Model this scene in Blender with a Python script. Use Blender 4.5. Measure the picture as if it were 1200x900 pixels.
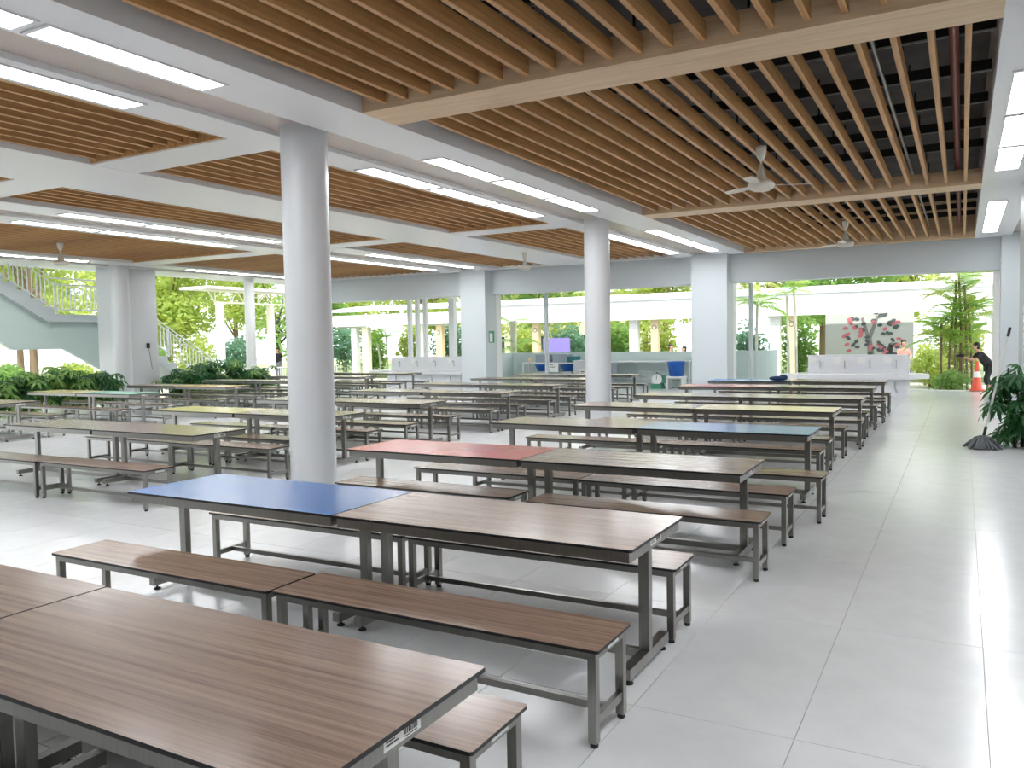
import bpy, math, random
from mathutils import Vector, Matrix, Euler
random.seed(7)
for o in list(bpy.data.objects): bpy.data.objects.remove(o, do_unlink=True)
SC = bpy.context.scene
COL = SC.collection
PI = math.pi

# ------------------------------------------------------------------ camera
EYE = 1.80
YAW, PITCH, ROLL, FPX = math.radians(28.973), math.radians(3.084), math.radians(-1.027), 953.7
cam_d = bpy.data.cameras.new('camera'); cam = bpy.data.objects.new('camera', cam_d); COL.objects.link(cam)
fw = Vector((-math.sin(YAW)*math.cos(PITCH), math.cos(YAW)*math.cos(PITCH), -math.sin(PITCH)))
rt = Vector((math.cos(YAW), math.sin(YAW), 0)); up = rt.cross(fw)
rt, up = rt*math.cos(ROLL)+up*math.sin(ROLL), -rt*math.sin(ROLL)+up*math.cos(ROLL)
M3 = Matrix((rt, up, -fw)).transposed()
cam.matrix_world = Matrix.Translation((0, 0, EYE)) @ M3.to_4x4()
cam_d.sensor_fit = 'HORIZONTAL'; cam_d.sensor_width = 36; cam_d.lens = 36*FPX/1200
cam_d.clip_start = .05; cam_d.clip_end = 400
SC.camera = cam

# ------------------------------------------------------------------ world, sun, exposure
wd = bpy.data.worlds.new('sky'); SC.world = wd; wd.use_nodes = True
nt = wd.node_tree; bg = nt.nodes['Background']
bg.inputs['Color'].default_value = (0.88, 0.95, 1.0, 1); bg.inputs['Strength'].default_value = 1.3
sun_d = bpy.data.lights.new('sun', 'SUN'); sun_d.energy = 2.7; sun_d.angle = math.radians(1.0); sun_d.color = (1, .95, .84)
sun = bpy.data.objects.new('sun', sun_d); COL.objects.link(sun)
sun.rotation_euler = Vector((-.22, .50, -1.0)).to_track_quat('-Z', 'Y').to_euler()
vs = SC.view_settings
vs.view_transform = 'Standard'; vs.look = 'None'; vs.exposure = 1.0; vs.gamma = 1; vs.use_curve_mapping = False
LAMP = 13.0      # emission of the ceiling panels

# ------------------------------------------------------------------ materials
MATS = {}
def mat(name, col, rough=.5, metal=0, spec=.5, noise=None, bump=None, emit=None, transl=None, coat=0):
    if name in MATS: return MATS[name]
    m = bpy.data.materials.new(name); m.use_nodes = True; n = m.node_tree.nodes; L = m.node_tree.links
    b = n['Principled BSDF']
    b.inputs['Base Color'].default_value = (*col, 1); b.inputs['Roughness'].default_value = rough
    b.inputs['Metallic'].default_value = metal; b.inputs['Specular IOR Level'].default_value = spec
    b.inputs['Coat Weight'].default_value = coat
    if noise:                                  # (second colour, scale xyz, detail)
        tc = n.new('ShaderNodeTexCoord'); mp = n.new('ShaderNodeMapping'); nz = n.new('ShaderNodeTexNoise'); mx = n.new('ShaderNodeValToRGB')
        mp.inputs['Scale'].default_value = noise[1]; nz.inputs['Scale'].default_value = 1; nz.inputs['Detail'].default_value = noise[2]
        nz.inputs['Roughness'].default_value = .62
        mx.color_ramp.elements[0].position = .34; mx.color_ramp.elements[1].position = .68
        mx.color_ramp.elements[0].color = (*noise[0], 1); mx.color_ramp.elements[1].color = (*col, 1)
        L.new(tc.outputs['Object'], mp.inputs['Vector']); L.new(mp.outputs['Vector'], nz.inputs['Vector'])
        L.new(nz.outputs['Fac'], mx.inputs['Fac']); L.new(mx.outputs['Color'], b.inputs['Base Color'])
        if bump:
            bp = n.new('ShaderNodeBump'); bp.inputs['Strength'].default_value = bump; bp.inputs['Distance'].default_value = .01
            L.new(nz.outputs['Fac'], bp.inputs['Height']); L.new(bp.outputs['Normal'], b.inputs['Normal'])
    if emit:
        b.inputs['Emission Color'].default_value = (*emit[0], 1); b.inputs['Emission Strength'].default_value = emit[1]
    if transl:
        tr = n.new('ShaderNodeBsdfTranslucent'); tr.inputs['Color'].default_value = (*transl, 1)
        ms = n.new('ShaderNodeMixShader'); ms.inputs['Fac'].default_value = .5; out = n['Material Output']
        L.new(b.outputs['BSDF'], ms.inputs[1]); L.new(tr.outputs['BSDF'], ms.inputs[2]); L.new(ms.outputs['Shader'], out.inputs['Surface'])
    MATS[name] = m; return m

def wood(name, a, b_, scale, rough, spec=.5, coat=0):
    """streaky wood: bands stretched along local X (scale small in X)"""
    m = bpy.data.materials.new(name); m.use_nodes = True; n = m.node_tree.nodes; L = m.node_tree.links
    p = n['Principled BSDF']; p.inputs['Roughness'].default_value = rough; p.inputs['Specular IOR Level'].default_value = spec
    p.inputs['Coat Weight'].default_value = coat; p.inputs['Coat Roughness'].default_value = .15
    tc = n.new('ShaderNodeTexCoord'); mp = n.new('ShaderNodeMapping'); mp.inputs['Scale'].default_value = scale
    n1 = n.new('ShaderNodeTexNoise'); n1.inputs['Scale'].default_value = 1; n1.inputs['Detail'].default_value = 7; n1.inputs['Roughness'].default_value = .72
    r = n.new('ShaderNodeValToRGB'); e = r.color_ramp.elements
    e[0].position = .30; e[0].color = (*a, 1); e[1].position = .70; e[1].color = (*b_, 1)
    L.new(tc.outputs['Object'], mp.inputs['Vector']); L.new(mp.outputs['Vector'], n1.inputs['Vector'])
    L.new(n1.outputs['Fac'], r.inputs['Fac']); L.new(r.outputs['Color'], p.inputs['Base Color'])
    MATS[name] = m; return m

wood('laminate_wood', (.170, .098, .070), (.43, .30, .228), (.8, 42, 42), .20, .6)
wood('slat_wood', (.31, .15, .052), (.76, .445, .18), (22, .6, 10), .45)
wood('beam_wood', (.60, .42, .245), (.83, .65, .43), (.8, 14, 14), .5)
mat('laminate_blue', (.010, .155, .50), .20, 0, .6)
mat('laminate_red', (0.6, 0.055, 0.06), .20, 0, .6)
mat('laminate_yellow', (0.76, 0.64, 0.3), .20, 0, .6)
mat('laminate_green', (0.26, 0.56, 0.42), .20, 0, .6)
mat('laminate_orange', (0.74, 0.42, 0.22), .20, 0, .6)
mat('edge_black', (.010, .010, .012), .45)
mat('steel', (.32, .315, .295), .28, .95, noise=((.28, .275, .255), (60, 60, 4), 2))
mat('rubber', (.012, .012, .012), .6)
mat('sticker_white', (.85, .85, .83), .5)
mat('ink', (.03, .03, .03), .6)
mat('white_paint', (.80, .81, .81), .42)
mat('added_wall_dark', (.14, .14, .135), .6)  # dark tone keeps the added near wall from bouncing light
mat('column_paint', (.64, .66, .68), .34)
mat('soffit_paint', (.80, .81, .82), .30)
mat('beam_soffit', (.55, .47, .42), .22)
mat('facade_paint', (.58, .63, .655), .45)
mat('jamb_paint', (.84, .83, .80), .45)
mat('deck_dark', (.10, .095, .09), .8, noise=((.06, .06, .06), (2, 2, 2), 3))
mat('black_metal', (.012, .014, .016), .5)
mat('zinc', (.45, .46, .47), .35, .7)
mat('pipe_red', (.22, .035, .03), .4)
mat('tile', (.75, .76, .77), .20, noise=((.69, .70, .715), (3.5, 3.5, 3.5), 8))
mat('grout', (.40, .40, .40), .8)
mat('lamp_panel', (1, 1, 1), .5, emit=((.955, .98, 1.0), LAMP))
mat('fan_white', (.72, .70, .63), .4)
mat('ground', (.48, .47, .42), .9, noise=((.40, .40, .35), (.5, .5, .5), 4))
mat('lawn', (.30, .34, .17), .9, noise=((.20, .26, .11), (3, 3, 3), 5))
mat('shade_teal', (.62, .73, .71), .6)  # white low wall with its greenish shade put into the colour
mat('cream', (.84, .66, .42), .6)
mat('cream_pale', (.80, .77, .62), .6)
mat('roof_white', (.85, .85, .84), .6)
mat('roof_grey', (.66, .70, .76), .6)
mat('porcelain', (.82, .83, .86), .25)
mat('chrome', (.62, .64, .66), .2, .9)
mat('bark', (.24, .17, .11), .9)
mat('bark_dark', (.06, .055, .05), .9)
mat('palm_bark', (.72, .68, .60), .8)
mat('leaf_lime', (.40, .48, .12), .55, transl=(.72, .78, .22), noise=((.22, .36, .09), (1.3, 1.3, 1.3), 3))
mat('leaf_mid', (.18, .34, .09), .5, transl=(.50, .68, .22), noise=((.10, .24, .08), (1.5, 1.5, 1.5), 3))
mat('leaf_dark', (.030, .12, .050), .35, transl=(.10, .30, .08), noise=((.018, .075, .035), (2.5, 2.5, 2.5), 3))
mat('leaf_palm', (.20, .40, .08), .4, transl=(.50, .72, .16))
mat('leaf_blue', (.14, .27, .20), .5, transl=(.32, .52, .36))
mat('purple', (.27, .22, .62), .6)
mat('grey_plastic', (.33, .38, .44), .5)
mat('blue_plastic', (.02, .14, .55), .4)
mat('teal_plastic', (.02, .20, .22), .4)
mat('scale_green', (.06, .30, .18), .45)
mat('cone_orange', (.85, .13, .07), .5)
mat('skin', (.62, .36, .25), .55)
mat('hair', (.012, .010, .010), .5)
mat('cloth_black', (.015, .016, .020), .8)
mat('cloth_pink', (.70, .28, .25), .8)
mat('cloth_grey', (.20, .22, .27), .8)
mat('cloth_white', (.75, .75, .74), .8)
mat('mop_yarn', (.13, .14, .15), .95)
mat('mop_pole', (.62, .62, .60), .35)
mat('mural_wall', (.66, .68, .70), .7)
mat('mural_trunk', (.30, .29, .30), .8)
mat('mural_pink', (.75, .22, .28), .8)
mat('mural_dark', (.12, .14, .16), .8)
mat('glass_dark', (.05, .06, .07), .1)
mat('orange_paint', (.80, .32, .10), .6)
mat('navy_cloth', (.03, .06, .14), .8)

# ------------------------------------------------------------------ mesh builder
class MB:
    def __init__(s): s.v = []; s.f = []; s.mi = []; s.sm = []
    def face(s, idx, m=0, smooth=False): s.f.append(idx); s.mi.append(m); s.sm.append(smooth)
    def box(s, x0, x1, y0, y1, z0, z1, m=0):
        b = len(s.v)
        s.v += [(x0,y0,z0),(x1,y0,z0),(x1,y1,z0),(x0,y1,z0),(x0,y0,z1),(x1,y0,z1),(x1,y1,z1),(x0,y1,z1)]
        for q in ((0,3,2,1),(4,5,6,7),(0,1,5,4),(1,2,6,5),(2,3,7,6),(3,0,4,7)): s.face([b+i for i in q], m)
        return s
    def prism(s, pts, a, b_, axis='Z', m=0, mt=None):
        """polygon pts extruded a..b along axis; 'Z': (x,y) 'X': (y,z) 'Y': (x,z). mt = material of the end cap b"""
        def P(p, t): return (p[0],p[1],t) if axis == 'Z' else (t,p[0],p[1]) if axis == 'X' else (p[0],t,p[1])
        n = len(pts); b = len(s.v)
        s.v += [P(p, a) for p in pts] + [P(p, b_) for p in pts]
        s.face([b+i for i in range(n)][::-1], m); s.face([b+n+i for i in range(n)], m if mt is None else mt)
        for i in range(n): j = (i+1) % n; s.face([b+i, b+j, b+n+j, b+n+i], m)
        return s
    def cyl(s, p0, p1, r0, r1=None, n=12, m=0, caps=True):
        r1 = r0 if r1 is None else r1
        p0 = Vector(p0); p1 = Vector(p1); d = (p1-p0).normalized()
        a = d.orthogonal().normalized(); c = d.cross(a); b = len(s.v)
        for p, r in ((p0, r0), (p1, r1)):
            for i in range(n):
                t = 2*PI*i/n; s.v.append(tuple(p+(a*math.cos(t)+c*math.sin(t))*r))
        for i in range(n): j = (i+1) % n; s.face([b+i, b+j, b+n+j, b+n+i], m, True)
        if caps:
            k = len(s.v); s.v += s.v[b:b+2*n]
            s.face([k+i for i in range(n)][::-1], m); s.face([k+n+i for i in range(n)], m)
        return s
    def tube(s, pts, r, n=8, m=0):
        for a, b_ in zip(pts, pts[1:]): s.cyl(a, b_, r, r, n, m)
        return s
    def lathe(s, prof, c=(0,0,0), n=24, m=0, smooth=True):
        b = len(s.v); k = len(prof)
        for i in range(n):
            t = 2*PI*i/n
            for r, z in prof: s.v.append((c[0]+r*math.cos(t), c[1]+r*math.sin(t), c[2]+z))
        for i in range(n):
            j = (i+1) % n
            for q in range(k-1): s.face([b+i*k+q, b+j*k+q, b+j*k+q+1, b+i*k+q+1], m, smooth)
        return s
    def ball(s, c, rx, ry, rz, n=12, k=8, m=0):
        b = len(s.v)
        for i in range(k+1):
            a = PI*i/k
            for j in range(n):
                t = 2*PI*j/n; s.v.append((c[0]+rx*math.sin(a)*math.cos(t), c[1]+ry*math.sin(a)*math.sin(t), c[2]+rz*math.cos(a)))
        for i in range(k):
            for j in range(n):
                q = (j+1) % n; s.face([b+i*n+j, b+(i+1)*n+j, b+(i+1)*n+q, b+i*n+q], m, True)
        return s
    def mesh(s, name, mats):
        me = bpy.data.meshes.new(name); me.from_pydata(s.v, [], s.f)
        for x in (mats if isinstance(mats, (list, tuple)) else [mats]): me.materials.append(MATS[x])
        me.polygons.foreach_set('material_index', s.mi); me.polygons.foreach_set('use_smooth', s.sm)
        me.update(); return me
    def build(s, name, mats, parent=None, loc=None):
        return link(name, s.mesh(name, mats), parent, loc)

def link(name, data, parent=None, loc=None, rot=None):
    o = bpy.data.objects.new(name, data); COL.objects.link(o)
    if parent is not None: o.parent = parent
    if loc is not None: o.location = loc
    if rot is not None: o.rotation_euler = rot
    return o
def tag(o, label, cat=None, group=None, kind=None):
    o['label'] = label
    if cat: o['category'] = cat
    if group: o['group'] = group
    if kind: o['kind'] = kind
    return o
def empty(name, loc=(0,0,0), rz=0):
    o = bpy.data.objects.new(name, None); COL.objects.link(o); o.location = loc; o.rotation_euler = (0,0,rz); o.empty_display_size = .1
    return o
def kids(o): return [c for c in bpy.data.objects if c.parent == o]
def tree_of(o): return (o, [tree_of(c) for c in kids(o)])
def copy_tree(tr, parent=None):
    c = tr[0].copy(); COL.objects.link(c); c.parent = parent
    for ch in tr[1]: copy_tree(ch, c)
    return c
def box(name, m, x0, x1, y0, y1, z0, z1, parent=None): return MB().box(x0,x1,y0,y1,z0,z1).build(name, m, parent)
def struct(name, o, label):
    o.name = name; return tag(o, label, kind='structure')

# ================================================================== SETTING
# ---- floor tiles
X0, X1, Y0, Y1 = -23.3, 2.6, -2.6, 28.3
TX, TY, GX, GY, GAP = .757, 1.58, .12, .53, .004
floor = struct('floor', empty('floor'), 'pale grey polished tiled canteen floor')
box('screed', 'grout', X0-.1, X1, Y0, Y1, -.12, -.006, floor)
tiles = []
i0, i1 = math.floor((X0-GX)/TX), math.ceil((X1-GX)/TX); j0, j1 = math.floor((Y0-GY)/TY), math.ceil((Y1-GY)/TY)
for i in range(i0, i1):
    for j in range(j0, j1):
        a, b = max(X0, GX+i*TX), min(X1, GX+(i+1)*TX); c, d = max(Y0, GY+j*TY), min(Y1, GY+(j+1)*TY)
        if b-a < .05 or d-c < .05: continue
        cx, cy = (a+b)/2, (c+d)/2
        dep = Vector((cx, cy, -EYE)).dot(fw); sx = Vector((cx, cy, -EYE)).dot(rt)
        vis = dep > 1.2 and abs(sx) < dep*.66
        tiles.append(((0 if vis else 1), cx*cx+cy*cy, a, b, c, d))
tiles.sort()
full = MB().box(-TX/2+GAP/2, TX/2-GAP/2, -TY/2+GAP/2, TY/2-GAP/2, -.012, 0).mesh('floor_tile', 'tile')
rest = MB(); nt_ = 0
for v, d2, a, b, c, d in tiles:
    if nt_ < 290 and v == 0 and abs(b-a-TX) < 1e-4 and abs(d-c-TY) < 1e-4:
        link('floor_tile', full, floor, ((a+b)/2, (c+d)/2, 0)); nt_ += 1
    else: rest.box(a+GAP/2, b-GAP/2, c+GAP/2, d-GAP/2, -.012, 0)
r_ = rest.build('distant_floor_tiles', 'tile', floor); r_['kind'] = 'stuff'

struct('ground', box('ground', 'ground', -90, 60, -40, 110, -.4, -.13), 'pale paved ground outside the canteen')
struct('lawn', box('lawn', 'lawn', -60, 30, 35.6, 70, -.13, -.06), 'strip of lawn beyond the covered walkway')

# ---- ceiling
ZS, ZL, ZT = 4.30, 4.36, 5.40           # soffit bottom, slat bottom, deck
CY0, CY1 = -2.6, 25.2
ROWS = [(-2.6, 7.13), (7.74, 16.03), (16.65, 24.93)]
BEAMS = [(7.13, 7.74), (16.03, 16.65), (24.93, 25.2)]
ceil = struct('ceiling', empty('ceiling', (0,0,ZS)), 'canteen ceiling of timber slats between white soffit strips')
def cbox(name, m, x0, x1, y0, y1, z0, z1): return MB().box(x0, x1, y0, y1, z0-ZS, z1-ZS).build(name, m, ceil)
cbox('added_shade_slab', 'white_paint', -25.2, 3.3, 26.0, 29.6, 4.05, 4.3)  # unseen overhang added to shade the low wall and troughs
cbox('roof_deck', 'deck_dark', -25.2, 3.3, CY0, 26.2, ZT, ZT+.25)
# longitudinal soffit strips: ledge, recessed beam, ledge
def strip(xr, c1, c2, xl):
    cbox('soffit_ledge', 'soffit_paint', c1, xr, CY0, CY1, ZS, ZT)
    cbox('soffit_beam', 'beam_soffit', c2, c1, CY0, CY1, ZS+.06, ZT)
    cbox('soffit_ledge', 'soffit_paint', xl, c2, CY0, CY1, ZS, ZT)
strip(3.0, 1.75, 1.10, .262)
strip(-5.76, -6.60, -7.24, -7.82)
cbox('soffit_band', 'soffit_paint', -12.27, -10.45, CY0, CY1, ZS, ZT)
strip(-14.25, -15.10, -15.75, -16.70)
strip(-21.75, -22.60, -23.22, -24.1)
BAYS = [(-5.76, .262, 'beam_wood'), (-10.45, -7.82, 'soffit_paint'), (-14.25, -12.27, 'soffit_paint'), (-21.75, -16.70, 'soffit_paint')]
SW, SH = .052, .16
slat_mesh = {}
for bx0, bx1, bm in BAYS:
    for y0, y1 in BEAMS:
        e = .10 if bm != 'beam_wood' and y1 < 24 else 0
        cbox('cross_beam', bm, bx0, bx1, y0, y1+e, ZS+.002, 4.56 if bm == 'beam_wood' and y1 < 24 else ZT)
        if bm != 'beam_wood' and y0 < 24: cbox('edge_batten', 'slat_wood', bx0, bx1, y0-.03, y0, ZL-.04, ZL+.16)
    k0 = math.ceil((bx0+.10-.02)/.288); k1 = math.floor((bx1-.06-.02)/.288)
    for k in range(k0, k1+1):
        x = .02+.288*k
        for y0, y1 in ROWS:
            key = round(y1-y0, 2)
            if key not in slat_mesh: slat_mesh[key] = MB().box(-SW/2, SW/2, -(y1-y0)/2, (y1-y0)/2, 0, SH).mesh('slat', 'slat_wood')
            link('slat', slat_mesh[key], ceil, (x, (y0+y1)/2, ZL-ZS))
# services above the slats of the aisle bay and the other bays
for bx0, bx1, bm in BAYS:
    y = CY0+.5; k = 0
    while y < 24.8:
        if not any(a-.1 < y < b+.1 for a, b in BEAMS):
            q = MB(); q.box(bx0, bx1, y-.03, y+.03, 4.78-ZS, 4.90-ZS)
            x = bx0+.5
            while x < bx1: q.box(x-.012, x+.012, y-.012, y+.012, 4.88-ZS, ZT-ZS); x += 1.15
            q.build('channel', 'black_metal', ceil)
            MB().box(bx0, bx1, y+.031, y+.04, 4.78-ZS, 4.795-ZS).build('channel_lip', 'zinc', ceil)
        y += 1.45
tag(MB().cyl((-.10, CY0+.1, 4.66), (-.10, 24.9, 4.66), .045, n=12).build('sprinkler_pipe', 'pipe_red'), 'dark red sprinkler pipe running above the timber slats', 'pipe')
tag(MB().tube([(-.82, CY0+.1, 4.70), (-.82, 24.9, 4.70)], .022).build('conduit', 'zinc'), 'thin grey conduit above the timber slats beside the red pipe', 'conduit')

# ---- round columns
COLS = [(-6.91, 7.45, 'white round column beside the blue-topped table', None), (-6.91, 16.36, 'white round column nearer the wash troughs, between two table blocks', None),
        (-22.9, 16.33, 'white round column standing against the stair pier', None)]
for x, y, lb, _ in COLS:
    q = MB(); q.lathe([(.275, 0), (.275, ZS+.062)], n=40); q.cyl((0,0,0), (0,0,.001), .275, n=40)
    o = q.build('column', 'column_paint', None, (x, y, 0)); struct('column', o, lb)
# ---- pillars and far facade
def pillar(x0, x1, y0, y1, lb, m='facade_paint'): struct('pillar', box('pillar', m, x0, x1, y0, y1, 0, ZS+.05), lb)
pillar(-7.36, -6.26, 24.86, 25.65, 'white rectangular pillar at the far edge on the round column line')
pillar(-15.83, -14.80, 24.86, 25.65, 'white rectangular pillar at the far edge with a small switch panel')
pillar(.87, 1.98, 24.86, 25.65, 'white rectangular pillar at the far end of the aisle')
pillar(.87, 1.98, 15.80, 16.90, 'white rectangular pillar behind the mop and leafy plant')
pillar(.87, 1.98, 6.90, 8.00, 'white rectangular pillar beside the near aisle')
pillar(-23.5, -22.6, 24.9, 25.65, 'white corner pillar between far beam and left edge')
facade = struct('wall_far', empty('wall_far', (0,25.65,0)), 'deep white beams spanning the far openings')
for a, b in ((-22.6, -15.83), (-14.80, -7.36), (-6.26, .87)):
    MB().box(a, b, -.30, .35, 3.45, ZT+.1).build('far_beam', 'facade_paint', facade)
for a, b in ((-6.26, -6.10), (.73, .87), (-14.80, -14.62), (-7.36-.001, -7.36)):
    pass
for a, b in ((.73, 1.98), (-7.36, -6.26), (-15.83, -14.80)):
    MB().box(a, b, 0, .36, 0, 3.45).build('jamb', 'jamb_paint', facade)
struct('trim_1', box('trim_1', 'jamb_paint', X0, X1, 28.3, 28.55, -.12, .02), 'pale kerb at the far edge of the floor')
# edge beam on the left
struct('wall_left', box('wall_left', 'white_paint', -25.1, -24.1, CY0, 26.0, ZS, ZT+.1), 'white edge beam along the stair side of the ceiling')
struct('added_wall_right', box('added_wall_right', 'white_paint', 2.05, 2.35, Y0, 26.0, 0, ZT), 'unseen white wall added behind the pillars to block aisle-side light')  # unseen wall added to keep side light off the slats
struct('added_wall_near', box('added_wall_near', 'added_wall_dark', -24.1, 2.05, Y0-.3, Y0, 0, ZT), 'dark unseen wall added at the near end to cut frontal light')  # unseen dark wall added to cut light from behind the camera
# stair pier
q = MB(); q.box(-24.0, -23.3, 16.3, 17.95, 0, ZS-.002)
struct('pillar', q.build('pillar', 'column_paint'), 'broad white pier behind the round column by the stairs')

# ================================================================== CEILING LIGHTS
lp = MB(); lp.box(-.15, .15, -.85, .85, -.012, .0)
lp_me = lp.mesh('diffuser', 'lamp_panel')
fr = MB()
for a in ((-.175,-.15,-.89,.89), (.15,.175,-.89,.89), (-.15,.15,-.89,-.85), (-.15,.15,.85,.89)): fr.box(*a, -.016, 0)
fr_me = fr.mesh('frame', 'soffit_paint')
YG = {'near': (1.1, 2.95, 4.78), 'middle': (10.23, 12.09, 13.95), 'far': (19.2, 21.05, 22.9)}
for sname, x in (('aisle wall strip', .57), ('column strip aisle ledge', -6.36), ('column strip stair ledge', -7.55), ('middle strip aisle ledge', -14.68), ('middle strip stair ledge', -16.2), ('stair edge strip', -22.2)):
    for g, ys in YG.items():
        for y, ps in zip(ys, ('farthest from', 'second from', 'nearest')):
            e = empty('ceiling_light', (x, y, ZS))
            tag(e, 'glowing ceiling panel, %s, %s bay, panel %s the wash trough' % (sname, {'near': 'first', 'middle': 'second', 'far': 'third'}[g], ps), 'ceiling light', 'ceiling panels of the ' + sname)
            link('frame', fr_me, e); link('diffuser', lp_me, e)

# ================================================================== FANS
def fan(x, y, rz, top, lb):
    e = empty('ceiling_fan', (x, y, top), rz); tag(e, lb, 'fan', 'ceiling fans')
    d = top-3.86
    MB().lathe([(.0,0),(.075,0),(.075,-.03),(.06,-.13),(.022,-.2),(.0,-.2)], n=20).build('canopy', 'fan_white', e)
    MB().cyl((0,0,-.15), (0,0,-d+.1), .014, n=10).build('rod', 'fan_white', e)
    MB().lathe([(.0,.30),(.025,.29),(.04,.22),(.075,.09),(.085,.06),(.0,.06)], (0,0,-d), n=20).build('lower_canopy', 'fan_white', e)
    mo = MB().lathe([(0,.085),(.10,.08),(.165,.05),(.185,.01),(.17,-.03),(.11,-.065),(0,-.07)], (0,0,-d), n=28).build('motor', 'fan_white', e)
    for k in range(3):
        a = 2*PI*k/3
        bl = MB(); w = [(.17,.035),(.26,.055),(.45,.07),(.62,.066),(.68,.045)]
        pts = [(r, -h) for r, h in w]+[(r, h) for r, h in reversed(w)]
        bl.prism(pts, 0, .006, 'Z'); o = bl.build('blade', 'fan_white', e, (0,0,-d+.01)); o.rotation_euler = (math.radians(9), 0, a)
fan(-2.45, 11.62, .47, 4.40, 'white three-blade ceiling fan in the middle slat bay above the aisle tables')
fan(-2.37, 20.20, .47, 4.40, 'white three-blade ceiling fan in the slat bay by the far opening')
fan(-11.0, 20.75, .15, 4.30, 'white ceiling fan hanging from the plain white ceiling band')
fan(-19.2, 12.15, .35, 4.36, 'white ceiling fan in front of the staircase')
fan(-2.45, 3.0, .6, 4.40, 'white ceiling fan over the first aisle rows')

# ================================================================== TABLES AND BENCHES
def rrect(hx, hy, r, n=3):
    p = []
    for cx, cy, a0 in ((hx-r,hy-r,0),(-hx+r,hy-r,90),(-hx+r,-hy+r,180),(hx-r,-hy+r,270)):
        for i in range(n+1):
            t = math.radians(a0+90*i/n); p.append((cx+r*math.cos(t), cy+r*math.sin(t)))
    return p
TL, TD, TH = 1.94, .845, .75
BL, BD, BH = 1.94, .40, .45
SHARE = {}
def shared(key, fn):
    if key not in SHARE: SHARE[key] = fn()
    return SHARE[key]
def sticker_mesh():
    q = MB(); q.box(0, .0012, -.085, .085, -.018, .018, 0)
    for k in range(9): y = .005+k*.0075; q.box(.0012, .0016, y, y+(.004 if k % 3 else .0055), -.006, .014, 1)
    for k in range(2): q.box(.0012, .0016, -.075, -.02-.015*k, -.006+.010*k, -.002+.010*k, 1)
    q.box(.0012, .0016, .008, .068, -.013, -.010, 1)
    return q.mesh('sticker', ['sticker_white', 'ink'])
def bevel_bar(hx, y0, y1, z0, z1): return MB().box(-hx, hx, y0, y1, z0, z1)
def make_table(color):
    e = empty('canteen_table')
    top = shared('top'+color, lambda: MB().prism(rrect(TL/2, TD/2, .012), TH-.015, TH, 'Z', 0, 1).mesh('tabletop', ['edge_black', color]))
    link('tabletop', top, e)
    ins = .022; hx, hy = TL/2-ins, TD/2-ins
    fa = shared('fa', lambda: MB().box(-hx, hx, -.0175, .0175, TH-.075, TH-.015).mesh('apron', 'steel'))
    sa = shared('sa', lambda: MB().box(-.0175, .0175, -hy+.035, hy-.035, TH-.075, TH-.015).mesh('apron', 'steel'))
    for s in (-1, 1):
        link('apron', fa, e, (0, s*(hy-.0175), 0))
        o = link('apron', sa, e, (s*(hx-.0175), 0, 0))
        if s == 1: link('sticker', shared('st', sticker_mesh), o, (.0176, .0, TH-.042))
        px = s*(TL/2-.085)
        link('leg', shared('tleg', lambda: MB().box(-.030, .030, -.025, .025, .092, TH-.03).mesh('leg', 'steel')), e, (px, 0, 0))
        fb = link('foot_bar', shared('tfb', lambda: MB().box(-.0275, .0275, -.31, .31, .035, .092).mesh('foot_bar', 'steel')), e, (px, 0, 0))
        for t in (-1, 1):
            link('leveling_foot', shared('tlv', lambda: MB().lathe([(0,.036),(.008,.036),(.008,.012),(.024,.010),(.026,0),(0,0)], n=12).mesh('leveling_foot', 'rubber')), fb, (0, t*.265, 0))
    link('stretcher', shared('tst', lambda: MB().box(-TL/2+.1125, TL/2-.1125, -.02, .02, .045, .092).mesh('stretcher', 'steel')), e)
    return e
def make_bench():
    e = empty('bench')
    link('seat', shared('seat', lambda: MB().prism(rrect(BL/2, BD/2, .014), BH-.014, BH, 'Z', 0, 1).mesh('seat', ['edge_black', 'laminate_wood'])), e)
    hx, hy = BL/2-.02, BD/2-.02
    def frame():
        q = MB()
        for s in (-1, 1):
            q.box(-hx, hx, s*(hy-.02)-.02, s*(hy-.02)+.02, BH-.054, BH-.014)
            q.box(s*(hx-.02)-.02, s*(hx-.02)+.02, -hy+.04, hy-.04, BH-.054, BH-.014)
        return q.mesh('frame', 'steel')
    link('frame', shared('bfr', frame), e)
    for s in (-1, 1):
        for t in (-1, 1):
            lg = link('leg', shared('bleg', lambda: MB().box(-.02, .02, -.02, .02, .022, BH-.054).mesh('leg', 'steel')), e, (s*(hx-.02), t*(hy-.02), 0))
            link('foot_cap', shared('bcap', lambda: MB().lathe([(0,.024),(.0195,.024),(.0195,.004),(.016,0),(0,0)], n=10).mesh('foot_cap', 'rubber')), lg)
        link('end_stretcher', shared('best', lambda: MB().box(-.014, .014, -hy+.04, hy-.04, .095, .135).mesh('end_stretcher', 'steel')), e, (s*(hx-.02), 0, 0))
    link('long_stretcher', shared('blst', lambda: MB().box(-hx+.034, hx-.034, -.014, .014, .098, .132).mesh('long_stretcher', 'steel')), e)
    o = link('sticker', shared('bst', lambda: MB().box(0, .0012, -.06, .06, -.011, .011).mesh('sticker', 'sticker_white')), e, (hx+.0002, .02, BH-.034))
    return e
PT = {}
ORD = ['first', 'second', 'third', 'fourth', 'fifth', 'sixth', 'seventh', 'eighth']
WORD = {'laminate_wood': 'brown wood-grain', 'laminate_blue': 'blue', 'laminate_red': 'red', 'laminate_yellow': 'yellow', 'laminate_green': 'green', 'laminate_orange': 'orange'}
ptree = {}
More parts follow.
